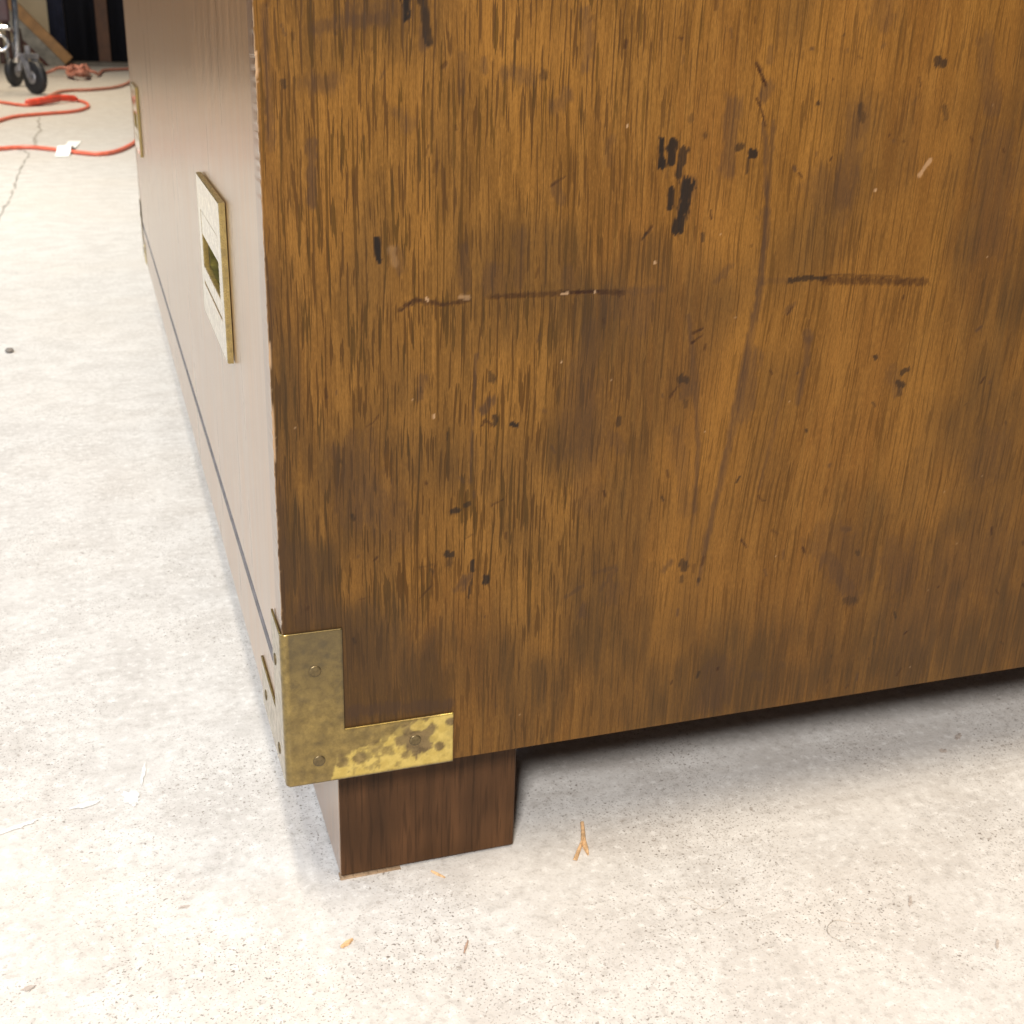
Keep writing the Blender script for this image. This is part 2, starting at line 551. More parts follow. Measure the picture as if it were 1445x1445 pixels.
# wear marks on the end panel in millimetres: (kind, strength, radius, path)
# i ink spot, s soft stain, r scratch, c chip, l pale streak
MARKS = [
('s',0.65,0.9,[(178.6,318.0),(179.8,290.0),(180.0,260.0),(174.6,212.0),(168.8,159.0),(166.5,140.0)]),
('s',0.5,0.8,[(152.1,250.0),(160.7,200.5),(161.9,172.6),(160.5,150.0)]),
('s',0.4,0.6,[(196.0,225.0),(193.0,200.0),(189.5,178.0)]),
('i',0.95,1.33,[(46.5,353.8),(46.9,347.8)]),('i',0.75,1.57,[(51.9,352.8),(53.2,346.8),(53.9,341.1)]),('s',0.8,1.58,[(52.8,348.8),(52.8,340.2)]),
('s',0.6,1.93,[(18.8,343.4),(25.8,346.0),(38.7,347.2)]),('s',0.4,3.49,[(30.6,348.2),(43.8,349.6)]),('s',0.6,3.04,[(16.6,328.1),(23.6,328.6)]),
('i',0.6,1.07,[(8.4,328.4),(8.8,327.4)]),('s',0.75,1.55,[(16.5,311.2),(15.9,292.0)]),('i',0.97,1.29,[(37.0,280.6),(37.4,273.9)]),
('c',0.10,1.43,[(41.7,277.0),(42.6,272.4)]),('s',0.5,1.67,[(43.9,276.3),(44.5,270.5)]),('r',0.8,0.97,[(44.7,256.9),(47.4,259.0),(50.1,259.8)]),
('r',0.7,0.86,[(50.1,259.8),(59.2,258.0),(68.5,259.1)]),('c',0.5,0.49,[(53.3,260.7),(54.0,259.7)]),('c',0.22,0.9,[(65.4,260.4),(68.0,260.1)]),
('r',0.55,1.02,[(75.5,260.0),(104.1,260.4)]),('r',0.95,0.8,[(102.7,260.5),(116.1,260.5)]),('r',0.6,0.95,[(116.1,260.2),(125.6,259.6)]),
('c',0.5,0.4,[(102.2,260.0),(104.6,260.4)]),('c',0.5,0.43,[(114.5,260.5),(114.7,260.3)]),('s',0.35,1.37,[(125.6,260.1),(139.9,260.3)]),
('s',0.35,5.46,[(120.4,256.8),(132.9,255.0),(133.4,248.5)]),('s',0.5,2.64,[(80.5,332.2),(87.8,331.2)]),('i',0.5,1.22,[(92.1,332.8),(92.6,331.3)]),
('s',0.5,2.48,[(97.2,322.2),(100.8,325.5)]),('s',0.45,2.29,[(43.6,320.0),(47.1,316.4)]),('s',0.6,1.25,[(3.5,349.3),(3.5,331.5),(3.7,308.9)]),
('s',0.55,1.71,[(106.3,351.5),(107.8,342.0),(106.8,334.4)]),('s',0.4,1.55,[(117.3,312.2),(116.7,304.6)]),('r',0.6,0.51,[(96.6,296.9),(101.3,299.6)]),
('s',0.5,1.78,[(97.6,296.8),(99.9,292.6)]),('i',0.95,1.33,[(136.2,311.5),(136.9,303.1)]),('i',0.92,1.61,[(140.5,310.6),(140.0,304.0)]),
('i',0.8,1.75,[(144.8,308.2),(143.6,300.2)]),('i',0.6,1.08,[(143.1,300.2),(143.4,299.2)]),('i',0.9,1.09,[(141.1,295.0),(141.1,288.9)]),
('i',0.92,2.6,[(146.9,296.8),(146.8,289.1)]),('i',0.92,1.93,[(146.1,288.4),(144.8,281.3)]),('s',0.5,2.74,[(147.8,296.3),(146.7,287.1)]),
('i',0.7,1.25,[(165.8,308.9),(166.8,309.6)]),('i',0.9,1.54,[(171.1,306.8),(172.5,306.8)]),('i',0.6,0.56,[(170.1,305.6),(170.1,300.7)]),
('i',0.4,1.34,[(146.7,319.2),(147.0,318.5)]),('i',0.5,0.81,[(152.4,313.6),(152.4,312.9)]),('s',0.55,3.28,[(162.5,323.2),(161.7,315.8),(162.1,302.5)]),
('r',0.8,0.68,[(169.7,336.9),(172.5,332.1),(174.2,329.4)]),('s',0.7,2.21,[(175.0,329.4),(174.3,326.4)]),('s',0.5,1.37,[(174.6,341.3),(174.5,337.9)]),
('r',0.8,0.69,[(171.1,325.2),(173.9,320.5),(175.5,316.3)]),('s',0.75,0.84,[(175.2,317.0),(179.3,290.1),(180.9,260.9)]),
('s',0.5,1.74,[(179.8,286.6),(180.6,275.2)]),('s',0.5,1.33,[(180.9,260.9),(177.8,228.8),(174.6,198.0),(167.5,153.8)]),
('s',0.45,4.12,[(213.1,320.8),(211.6,306.2),(210.7,292.4)]),('s',0.3,7.68,[(199.9,295.0),(210.7,292.4)]),
('i',0.45,1.47,[(213.0,323.2),(215.0,318.4)]),('i',0.75,1.81,[(243.1,338.8),(245.2,338.6)]),('i',0.7,0.72,[(195.7,324.3),(195.8,323.8)]),
('i',0.4,1.23,[(248.9,323.1),(250.2,319.6)]),('c',0.32,0.94,[(242.6,299.2),(244.3,302.0),(246.0,304.5)]),
('i',0.75,0.96,[(192.7,261.6),(200.1,262.4),(207.1,262.1)]),('r',0.6,1.84,[(207.2,261.3),(225.0,260.5),(252.4,259.0)]),
('r',0.5,0.61,[(207.0,263.2),(240.6,261.5)]),('s',0.3,1.18,[(179.2,262.3),(192.7,261.6)]),('i',0.6,0.7,[(154.9,279.6),(155.2,277.1)]),
('s',0.5,1.16,[(167.5,267.8),(161.8,262.1)]),('r',0.7,0.58,[(154.8,243.6),(158.4,245.3)]),('r',0.7,0.58,[(154.3,239.9),(158.1,242.4)]),
('s',0.7,1.86,[(202.7,241.3),(203.9,239.3)]),('s',0.6,1.56,[(203.4,238.5),(203.5,224.5),(202.5,213.8)]),('i',0.6,1.76,[(151.4,226.6),(153.2,225.9)]),
('s',0.6,2.65,[(152.5,224.9),(153.8,220.4)]),('r',0.6,0.59,[(147.4,219.7),(150.0,223.7)]),('i',0.4,1.19,[(153.8,217.4),(154.2,215.9)]),
('i',0.75,0.98,[(234.4,230.4),(235.5,229.5)]),('i',0.7,1.34,[(248.1,223.0),(250.3,224.0)]),('i',0.7,1.68,[(247.2,219.0),(248.7,218.0)]),
('i',0.5,1.18,[(248.4,216.0),(249.0,214.2)]),('s',0.4,3,[(243.6,222.7),(248.0,216.0)]),('i',0.6,1.15,[(126.9,212.9),(126.8,210.7)]),
('s',0.4,2.59,[(125.5,205.3),(128.4,200.6)]),('s',0.6,3.95,[(180.4,232.8),(179.6,221.8),(178.7,210.6)]),('c',0.5,0.5,[(136.9,270.0),(136.9,269.8)]),
('c',0.5,0.43,[(224.1,294.0),(224.4,294.0)]),('c',0.5,0.42,[(122.9,316.3),(123.0,316.1)]),('c',0.5,0.41,[(103.1,235.8),(103.4,235.5)]),
('c',0.5,0.41,[(56.2,219.1),(56.2,218.0)]),('i',0.6,1.31,[(76.7,232.9),(77.3,230.6)]),('s',0.7,1.26,[(52.4,233.1),(51.1,225.6)]),
('s',0.9,1.59,[(77.2,223.1),(74.9,220.1)]),('i',0.75,1.33,[(78.7,216.9),(78.7,214.5)]),('r',0.7,0.53,[(74.0,213.8),(75.3,216.1),(77.7,213.8)]),
('i',0.9,1.08,[(85.7,213.7),(87.1,213.1)]),('r',0.5,0.37,[(32.3,216.7),(34.8,218.0),(36.5,220.5)]),('i',0.5,0.74,[(23.1,205.0),(23.3,204.2)]),
('i',0.8,1.08,[(63.9,182.1),(65.5,182.2)]),('i',0.65,1.08,[(68.7,184.1),(69.8,184.3)]),('r',0.6,0.41,[(78.5,182.9),(82.8,184.7)]),
('i',0.8,1.5,[(61.1,165.2),(63.0,164.7)]),('i',0.4,1.1,[(63.0,162.7),(62.5,161.0)]),('i',0.85,0.83,[(71.5,161.1),(71.6,157.4)]),
('s',0.7,1.25,[(68.3,154.8),(65.4,150.2)]),('s',0.8,0.98,[(70.8,155.4),(67.6,149.9)]),('i',0.7,0.56,[(71.4,153.6),(70.1,146.4)]),
('i',0.85,1.41,[(76.7,153.5),(76.7,152.3)]),('r',0.5,0.38,[(56.8,161.1),(55.5,152.6),(51.7,148.7)]),('r',0.4,0.38,[(50.6,161.3),(56.6,161.4)]),
('r',0.4,0.37,[(28.9,150.7),(32.5,151.4)]),('s',0.5,0.9,[(121.4,150.6),(129.6,152.0)]),('s',0.6,0.91,[(124.2,142.9),(129.7,150.8)]),
('s',0.6,0.9,[(109.8,141.6),(116.3,145.4)]),('s',0.7,1.97,[(116.9,135.8),(117.0,132.7)]),('s',0.4,3.68,[(129.6,142.8),(127.5,138.5)]),
('s',0.8,0.52,[(71.6,240.1),(70.6,224.8),(70.1,192.8)]),('s',0.4,8.49,[(27.8,204.6),(31.3,187.0)]),('s',0.35,7.51,[(6.8,169.2),(9.9,149.2)]),
('s',0.3,7.68,[(35.2,190.7),(42.8,179.0)]),('s',0.38,5.47,[(114.3,245.5),(110.1,222.2),(110.3,203.2)]),('s',0.3,6.74,[(118.5,221.6),(116.5,182.9)]),
('s',0.75,2.47,[(25.8,104.3),(42.3,103.1),(62.6,100.7)]),('s',0.4,2.15,[(17.9,111.1),(25.8,101.5)]),('i',0.65,1.9,[(158.4,150.5),(159.5,148.5)]),
('s',0.6,1.26,[(150.6,147.7),(153.3,151.7)]),('i',0.5,1.11,[(158.7,143.9),(159.2,142.3)]),('r',0.6,0.52,[(184.2,157.5),(187.2,153.8)]),
('r',0.5,0.48,[(189.6,176.2),(191.2,174.0),(193.1,173.8)]),('s',0.7,1.39,[(232.2,157.4),(234.1,156.6)]),('i',0.5,1.06,[(240.2,145.9),(240.7,144.9)]),
('s',0.35,8.98,[(225.6,152.0),(240.1,135.8)]),('s',0.5,3.48,[(226.1,143.9),(241.8,124.9)]),('i',0.4,1.8,[(238.2,123.7),(242.5,122.8)]),
('c',0.0,2.81,[(228.1,135.6),(234.1,129.9)]),('s',0.35,7.26,[(258.8,143.5),(264.5,131.2)]),('s',0.3,8.83,[(298.6,188.0),(298.5,178.5)]),
('s',0.5,7.51,[(181.1,96.9),(178.6,85.3)]),('l',0.5,1.93,[(159.8,135.3),(159.9,110.1),(159.1,86.0)]),('s',0.5,2.1,[(198.2,93.6),(199.7,92.3)]),
('s',0.4,1.42,[(211.2,96.4),(211.6,96.0)]),('l',0.6,3.31,[(76.0,339.1),(79.3,349.6)]),('l',0.5,2.26,[(42.6,332.2),(41.9,323.8)]),
('l',0.6,2.18,[(84.8,326.4),(82.6,317.7)]),('l',0.5,2.81,[(188.6,334.7),(191.5,298.9)]),('l',0.4,3.82,[(135.0,280.0),(136.1,249.7)]),
('l',0.55,7.36,[(164.9,286.8),(164.8,261.5),(165.2,229.6)]),('l',0.55,4.77,[(164.6,229.6),(165.7,195.8),(164.0,166.4)]),
('l',0.5,2.58,[(215.5,353.7),(222.8,303.6)]),('l',0.4,2.94,[(91.0,324.3),(93.2,328.7)]),('l',0.45,2.67,[(30.2,327.9),(31.1,315.3)]),
('l',0.45,3.53,[(43.0,219.0),(46.8,205.6)]),('l',0.4,2.38,[(46.7,173.0),(48.0,155.8)]),
('s',0.4,0.86,[(152.1,250.0),(158.1,224.5),(160.7,200.5),(161.9,172.6)]),('s',0.3,2.99,[(151.3,205.5),(158.8,172.9)]),
('s',0.45,2.02,[(75.3,270.7),(75.0,262.7)]),('s',0.35,3.05,[(79.1,269.4),(78.5,263.3)]),('s',0.5,1.73,[(66.4,276.9),(66.6,263.8)]),
('s',0.4,2.64,[(103.7,267.4),(105.3,262.4)]),('s',0.4,3.7,[(261.9,345.6),(269.8,323.7)]),('s',0.3,9.76,[(276.9,306.0),(280.0,276.8)]),
('s',0.35,4.58,[(216.2,358.3),(217.6,353.3)]),('s',0.5,1.22,[(195.4,252.4),(192.7,249.9)]),('l',0.35,8.65,[(195.5,315.9),(195.3,337.1)]),
('l',0.3,11.93,[(87.6,347.8),(100.0,341.8)]),('s',0.25,19.16,[(279.1,106.9),(302.6,138.5)]),('s',0.25,15.65,[(13.4,137.2),(42.4,124.1)]),
('s',0.35,2.28,[(86.3,281.1),(86.2,264.3)]),('s',0.4,1.4,[(65.5,336.8),(65.0,326.2)]),('s',0.5,0.94,[(72.1,335.9),(72.1,332.7)]),
]



# cloudy old-finish zones on the end panel, millimetres: d grime with painted shade, h worn pale
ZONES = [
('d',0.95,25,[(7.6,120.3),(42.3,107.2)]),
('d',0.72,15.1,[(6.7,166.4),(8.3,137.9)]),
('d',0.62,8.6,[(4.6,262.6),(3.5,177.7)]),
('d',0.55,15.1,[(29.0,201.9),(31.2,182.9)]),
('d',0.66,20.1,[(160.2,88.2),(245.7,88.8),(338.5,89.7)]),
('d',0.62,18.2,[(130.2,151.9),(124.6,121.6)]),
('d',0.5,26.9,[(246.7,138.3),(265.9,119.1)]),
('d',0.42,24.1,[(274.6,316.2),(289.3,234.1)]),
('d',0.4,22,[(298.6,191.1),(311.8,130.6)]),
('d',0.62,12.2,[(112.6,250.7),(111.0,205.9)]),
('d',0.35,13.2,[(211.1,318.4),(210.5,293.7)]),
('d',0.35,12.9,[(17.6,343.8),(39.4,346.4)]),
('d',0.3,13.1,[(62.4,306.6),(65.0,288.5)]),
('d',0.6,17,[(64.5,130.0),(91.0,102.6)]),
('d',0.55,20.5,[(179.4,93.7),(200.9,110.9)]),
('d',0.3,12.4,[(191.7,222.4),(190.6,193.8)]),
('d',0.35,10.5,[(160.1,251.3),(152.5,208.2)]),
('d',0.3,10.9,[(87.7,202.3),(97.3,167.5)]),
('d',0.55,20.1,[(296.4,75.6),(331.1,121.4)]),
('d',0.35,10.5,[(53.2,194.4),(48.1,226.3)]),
('h',0.7,14,[(73.5,345.3),(100.3,335.3)]),
('h',0.55,13.6,[(173.0,348.0),(178.1,318.2)]),
('h',0.6,15.6,[(199.9,344.2),(201.3,315.9)]),
('h',0.45,9.1,[(53.1,231.1),(45.5,205.7)]),
('h',0.5,10.9,[(137.1,287.3),(137.3,252.2)]),
('h',0.6,9.1,[(164.9,286.8),(167.9,218.4)]),
('h',0.35,17.1,[(202.2,127.3),(194.0,111.8)]),
('h',0.35,13.3,[(101.3,140.3),(99.7,109.3)]),
('h',0.4,17.1,[(256.0,212.5),(259.3,175.6)]),
('h',0.5,8,[(23.4,321.5),(22.2,275.7)]),
('h',0.4,7.8,[(50.5,328.1),(53.0,281.8)]),
('h',0.35,10.3,[(78.3,252.3),(76.9,203.2)]),
('h',0.4,10.2,[(243.6,345.2),(247.2,311.1)]),
('h',0.3,10.7,[(144.6,197.6),(144.0,168.5)]),
('h',0.35,9.7,[(160.3,123.1),(160.0,89.9)]),
('h',0.4,9.8,[(86.4,315.5),(88.9,281.0)]),
('h',0.35,12.6,[(219.8,254.2),(220.9,226.3)]),
]


def panel_data(xs, zs):
    X, Z = np.meshgrid(xs, zs, indexing='ij')
    x, z = X*1000, Z*1000                                  # mm
    ink = np.zeros_like(x); stain = np.zeros_like(x); chip = np.zeros_like(x); red = np.zeros_like(x); lite = np.zeros_like(x)
    for n, (k, a, r, pts) in enumerate(MARKS):
        px = [p[0] for p in pts]; pz = [p[1] for p in pts]
        pad = r*2.5+2
        i0, i1 = np.searchsorted(xs*1000, [min(px)-pad, max(px)+pad])
        j0, j1 = np.searchsorted(zs*1000, [min(pz)-pad, max(pz)+pad])
        if i1 <= i0 or j1 <= j0:
            continue
        xx, zz = x[i0:i1, j0:j1], z[i0:i1, j0:j1]
        d = np.full(xx.shape, 1e9)
        for (ax, az), (bx, bz) in zip(pts, pts[1:]):
            vx, vz = bx-ax, bz-az
            t = np.clip(((xx-ax)*vx+(zz-az)*vz)/(vx*vx+vz*vz+1e-9), 0, 1)
            d = np.minimum(d, np.hypot(xx-ax-t*vx, (zz-az-t*vz)))
        jag = vnoise(xx*1.6+n*7, zz*0.45, n)-0.5
        jag2 = vnoise(xx*0.7+n*3, zz*0.22+n, n+50)-0.5
        if k == 'i':
            v = a*sstep(-(d+r*(0.9*jag+0.5*jag2)), -r*1.12, -r*0.80)
            ink[i0:i1, j0:j1] = np.maximum(ink[i0:i1, j0:j1], v)
        elif k == 's':
            q = vnoise(xx*2.2+n, zz*0.12, n+9)
            v = a*sstep(-(d+r*(0.8*jag+0.9*jag2)), -r*1.45, -r*0.55)*(0.55+0.6*q)
            stain[i0:i1, j0:j1] = 1-(1-stain[i0:i1, j0:j1])*(1-np.clip(v, 0, 1))
        elif k == 'r':
            q = vnoise(xx*0.9+n, zz*0.9, n+9)
            v = a*sstep(-(d+r*(0.9*jag+0.4*jag2)), -r*1.1, -r*0.55)*(0.6+0.7*q)
            red[i0:i1, j0:j1] = np.maximum(red[i0:i1, j0:j1], np.clip(v, 0, 1))
        elif k == 'c':
            v = a*sstep(-(d+r*jag*0.7), -r*1.2, -r*0.6)
            chip[i0:i1, j0:j1] = np.maximum(chip[i0:i1, j0:j1], v)
        else:
            q = vnoise(xx*1.1+n, zz*0.08, n+9)
            v = a*sstep(-(d+r*(0.9*jag+1.0*jag2)), -r*1.5, -r*0.4)*(0.5+0.7*q)
            lite[i0:i1, j0:j1] = np.maximum(lite[i0:i1, j0:j1], np.clip(v, 0, 1))
    # many tiny nicks and flecks
    rng = np.random.default_rng(5)
    for n in range(150):
        cx, cz, r = rng.uniform(4, 345), rng.uniform(80, 362), rng.uniform(0.35, 0.9)
        ln, an = rng.uniform(0.2, 3.5), rng.normal(math.pi/2, 0.5)
        i0, i1 = np.searchsorted(xs*1000, [cx-5, cx+5])
        j0, j1 = np.searchsorted(zs*1000, [cz-5, cz+5])
        xx, zz = x[i0:i1, j0:j1]-cx, z[i0:i1, j0:j1]-cz
        s = np.clip(xx*math.cos(an)+zz*math.sin(an), -ln/2, ln/2)
        d = np.hypot(xx-s*math.cos(an), zz-s*math.sin(an))
        v = sstep(-d, -r*1.2, -r*0.4)*rng.uniform(0.3, 0.8)
        tgt = (red, stain, red, ink, stain, red, chip)[n % 7]
        if n % 7 == 6:
            v = sstep(-np.hypot(xx, zz), -0.42, -0.2)*0.3
        tgt[i0:i1, j0:j1] = np.maximum(tgt[i0:i1, j0:j1], v)
    # broken varnish along the front edge: bare wood in a ragged line
    e = vnoise(z*0.09, z*0+3.3, 3)
    e2 = vnoise(z*0.6, x*0.5, 4)
    wid = 0.15+1.0*sstep(e, 0.58, 0.9)*sstep(z, 130, 190)+0.55*sstep(e2, 0.55, 0.9)
    chip = np.maximum(chip, 0.62*sstep(-x, -wid, -wid*0.55)*sstep(e2+e, 0.35, 0.9))
    redge = sstep(-x, -5.5, -1.0)*sstep(vnoise(z*0.035, x*0.12, 12), 0.35, 0.7)*0.5
    stain = 1-(1-stain)*(1-redge)
    # pore density, grime with lower-panel shade painted into it
    pz = 0.28+0.72*sstep(-x, -175, -75)
    pz *= 0.45+0.55*sstep(z, 105, 175)
    band = np.exp(-0.5*((x-(171-0.10*np.clip(265-z, 0, 120)))/9)**2)*sstep(-z, -310, -270)
    pz *= 1-0.8*band
    pz = np.clip(pz*(0.65+0.7*vnoise(x*0.03, z*0.02, 8)), 0, 1)
    lite = np.maximum(lite, 0.6*band)
    grime_shade = 0.55*sstep(-np.hypot((x-10)/62, (z-95)/70), -1.0, -0.2)
    grime_shade = np.maximum(grime_shade, 0.50*sstep(vnoise(x*0.021+5, z*0.019, 21)*0.65+vnoise(x*0.06, z*0.04, 22)*0.35, 0.52, 0.80))
    grime_shade = np.maximum(grime_shade, 0.40*sstep(x, 285, 345)*sstep(vnoise(x*0.05, z*0.02, 33), 0.2, 0.8))
    grime_shade = np.maximum(grime_shade, 0.42*sstep(-z+25*(vnoise(x*0.03, z*0.03, 55)-0.5), -170, -80)*sstep(vnoise(x*0.045, z*0.02, 56), 0.1, 0.7))  # lower band darkened in colour for shade, broken up like grime
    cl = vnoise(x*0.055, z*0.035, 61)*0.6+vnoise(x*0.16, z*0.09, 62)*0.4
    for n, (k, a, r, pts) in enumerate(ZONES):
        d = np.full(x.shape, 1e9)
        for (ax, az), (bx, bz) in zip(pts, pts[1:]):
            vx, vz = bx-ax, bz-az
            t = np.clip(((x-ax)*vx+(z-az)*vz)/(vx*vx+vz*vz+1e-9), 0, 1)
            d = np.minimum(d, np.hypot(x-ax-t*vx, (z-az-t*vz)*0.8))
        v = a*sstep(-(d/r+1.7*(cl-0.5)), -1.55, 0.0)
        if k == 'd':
            grime_shade = 1-(1-grime_shade)*(1-v)
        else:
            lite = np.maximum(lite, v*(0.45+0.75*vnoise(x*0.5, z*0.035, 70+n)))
    grime_shade = np.clip(grime_shade*(0.50+0.55*vnoise(x*1.2, z*0.06, 17)+0.45*vnoise(x*0.45, z*0.05, 18)+0.25*vnoise(x*3.1, z*0.10, 19)), 0, 1)
    # grain lines swing left below the middle
    wsig = np.where(x < 178, 14.0, 52.0)
    sw = 8.5*sstep(-z, -268, -140)*np.exp(-0.5*((x-178)/wsig)**2)
    wig = 2.2*(vnoise(x*0.02, z*0.012, 40)-0.5)+0.7*(vnoise(x*0.08, z*0.04, 41)-0.5)
    g = np.stack([(x+sw+wig)/1000, Z, np.zeros_like(Z)], -1)
    one = np.ones_like(x)
    return dict(grain=('FLOAT_VECTOR', g.reshape(-1, 3)),
                marks=('FLOAT_COLOR', np.stack([ink, stain, chip, one], -1).reshape(-1, 4)),
                zone=('FLOAT_COLOR', np.stack([pz, grime_shade, lite, one], -1).reshape(-1, 4)),
                red=('FLOAT_COLOR', np.stack([red, red, red, one], -1).reshape(-1, 4)))


xs = np.concatenate([np.arange(0, 0.362, 0.00060), np.linspace(0.363, DEP, 14)])
zs = np.concatenate([np.arange(H, 0.372, 0.00060), np.linspace(0.373, TOP-0.02, 20)])
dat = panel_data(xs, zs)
chipv = dat['marks'][1][:, 2].copy()


def panel_map(U, V, side):
    y = np.full_like(U, 0.0 if side == 0 else PT)
    x = U.copy()
    if side == 0:
        ed = U < 0.0022
        y[ed] += 0.0004*chipv[ed]
        x[U < 1e-6] += 0.0002*chipv[U < 1e-6]+0.00022*vnoise(V[U < 1e-6]*600, V[U < 1e-6]*0, 2)
        y[U < 1e-6] += 0.0003
    return np.stack([x, y, V], 1)


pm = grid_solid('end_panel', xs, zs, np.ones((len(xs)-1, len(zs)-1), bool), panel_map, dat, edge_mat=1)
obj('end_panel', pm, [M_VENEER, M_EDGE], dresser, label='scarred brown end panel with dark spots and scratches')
bm = bmesh.new()
add_box(bm, (0, L-PT, H), (DEP, L, TOP-0.02), 0.0022, 3)
obj('end_panel', bm_mesh('end_panel', bm), M_EDGE, dresser)
obj('top', box_mesh('top', (0, 0, TOP-0.0195), (DEP, L, TOP), 0.0015), M_EDGE, dresser)
obj('back_panel', box_mesh('back_panel', (DEP-0.008, PT+0.0005, H+0.002), (DEP-0.0005, L-PT-0.0005, TOP-0.021)), M_CASE, dresser)
obj('bottom_panel', box_mesh('bottom_panel', (0.021, PT+0.0005, H+0.004), (DEP-0.009, L-PT-0.0005, H+0.020)), M_CASE, dresser)
ZG = 0.1168
rail = obj('base_rail', box_mesh('base_rail', (0, PT+0.0004, H), (0.0205, L-PT-0.0004, ZG-0.0030), 0.0012), [M_FRONT, M_GAP_SHADE], dresser)
for p in rail.data.polygons:
    if p.normal.z > 0.25:                                   # gap shade put into the rail's upward faces by a grey material
        p.material_index = 1
# drawer fronts, the lowest with two openings for its pulls
PY = [(0.1145, 0.2190), (L-0.2190, L-0.1145)]
PZ = (0.2105, 0.2768)
OY, OZ = (0.0150, 0.0905), (0.0245, 0.0505)          # opening measured from the plate's lower near corner


def drawer(z0, z1, holes):
    y0, y1 = PT+0.0016, L-PT-0.0016
    ys, zz = {y0, y1}, {z0, z1}
    for a, b, c, d in holes:
        ys |= {a, b}; zz |= {c, d}
    ys, zz = sorted(ys), sorted(zz)
    mk = np.ones((len(ys)-1, len(zz)-1), bool)
    for i in range(len(ys)-1):
        for j in range(len(zz)-1):
            cy, cz = (ys[i]+ys[i+1])/2, (zz[j]+zz[j+1])/2
            if any(a < cy < b and c < cz < d for a, b, c, d in holes):
                mk[i, j] = False

    def f(U, V, s):
        return np.stack([np.full_like(U, 0.0003 if s == 0 else 0.019), U, V], 1)
    me = grid_solid('drawer_front', ys, zz, mk, f)
    bm = bmesh.new()
    bm.from_mesh(me)
    bmesh.ops.recalc_face_normals(bm, faces=bm.faces)
    bm.to_mesh(me)
    bm.free()
    return obj('drawer_front', me, M_FRONT, dresser)


holes = [(a+OY[0]-0.002, a+OY[1]+0.002, PZ[0]+OZ[0]-0.002, PZ[0]+OZ[1]+0.002) for a, b in PY]
drawer(ZG+0.0012, 0.3715, holes)
drawer(0.3745, 0.5500, [])
drawer(0.5530, TOP-0.0215, [])
obj('frame_back', box_mesh('frame_back', (0.0215, PT+0.0005, H+0.021), (0.028, L-PT-0.0005, TOP-0.021)), M_GAP, dresser)


def make_pull():
    """plate lies in the YZ plane, near-lower corner at its origin, proud towards -X"""
    pr = bpy.data.objects.new('drawer_pull', None)
    T = 0.0026
    w, h = 0.1045, PZ[1]-PZ[0]
    y0, y1, z0, z1 = OY[0], OY[1], OZ[0], OZ[1]
    ys = [0, 0.012, y0, y1, w-0.012, w]
    zz = [0, 0.0158, 0.0165, z0, z1, h]
    mk = np.ones((5, 5), bool)
    mk[1:4, 1] = False
    mk[2, 3] = False
    me = grid_solid('pull_plate', ys, zz, mk, lambda U, V, sd: np.stack([np.full_like(U, -T if sd == 0 else 0.0), U, V], 1))
    bm = bmesh.new()
    bm.from_mesh(me)
    bmesh.ops.recalc_face_normals(bm, faces=bm.faces)
    bmesh.ops.dissolve_limit(bm, angle_limit=0.02, verts=bm.verts, edges=bm.edges)
    edges = [e for e in bm.edges if len(e.link_faces) == 2 and e.calc_face_angle() > 1 and min(v.co.x for v in e.verts) < -T+1e-6
             and max(v.co.x for v in e.verts) < -T+1e-6]
    bmesh.ops.bevel(bm, geom=edges, offset=0.0005, segments=2, affect='EDGES', profile=0.5)
    plate = bpy.data.objects.new('pull_plate', bm_mesh('pull_plate', bm))
    bm = bmesh.new()
    add_box(bm, (-T+0.0001, y0+0.0009, z0+0.0152), (-0.0004, y1-0.0009, z1+0.0), 0.0)
    bail = bpy.data.objects.new('bail', bm_mesh('bail', bm))
    D = 0.013
    bm = bmesh.new()
    e = 0.0012
    add_box(bm, (D, y0-e, z0-e), (D+0.001, y1+e, z1+e))
    add_box(bm, (0.0003, y0-e, z0-e), (D, y0, z1+e))
    add_box(bm, (0.0003, y1, z0-e), (D, y1+e, z1+e))
    add_box(bm, (0.0003, y0, z0-e), (D, y1, z0))
    add_box(bm, (0.0003, y0, z1), (D, y1, z1+e))
    cup = bpy.data.objects.new('cup', bm_mesh('cup', bm))
    for o, mt in ((plate, M_BRASS), (bail, M_BRASS), (cup, M_CUP)):
        o.data.materials.append(mt)
    return pr, [plate, bail, cup]


pull, kids = make_pull()
for i, (a, b) in enumerate(PY):
    p_ = pull if i == 0 else pull.copy()
    COL.objects.link(p_)
    p_.parent = dresser
    p_.location = (-0.0001, a, PZ[0])
    for k in kids:
        c = k if i == 0 else k.copy()
        COL.objects.link(c)
        c.parent = p_

# legs
LA, LB, LW = 0.0246, 0.0328, 0.079


def leg_mesh(n):
    bm = bmesh.new()
    add_box(bm, (0, 0, 0.0016), (LW, LW, H-0.0003), 0.0009, 2)
    me = bm_mesh('leg', bm)
    me.materials.append(M_LEG)
    me.materials.append(M_FRONT)
    for p in me.polygons:
        if p.normal.x < -0.9:
            p.material_index = 1
    return me


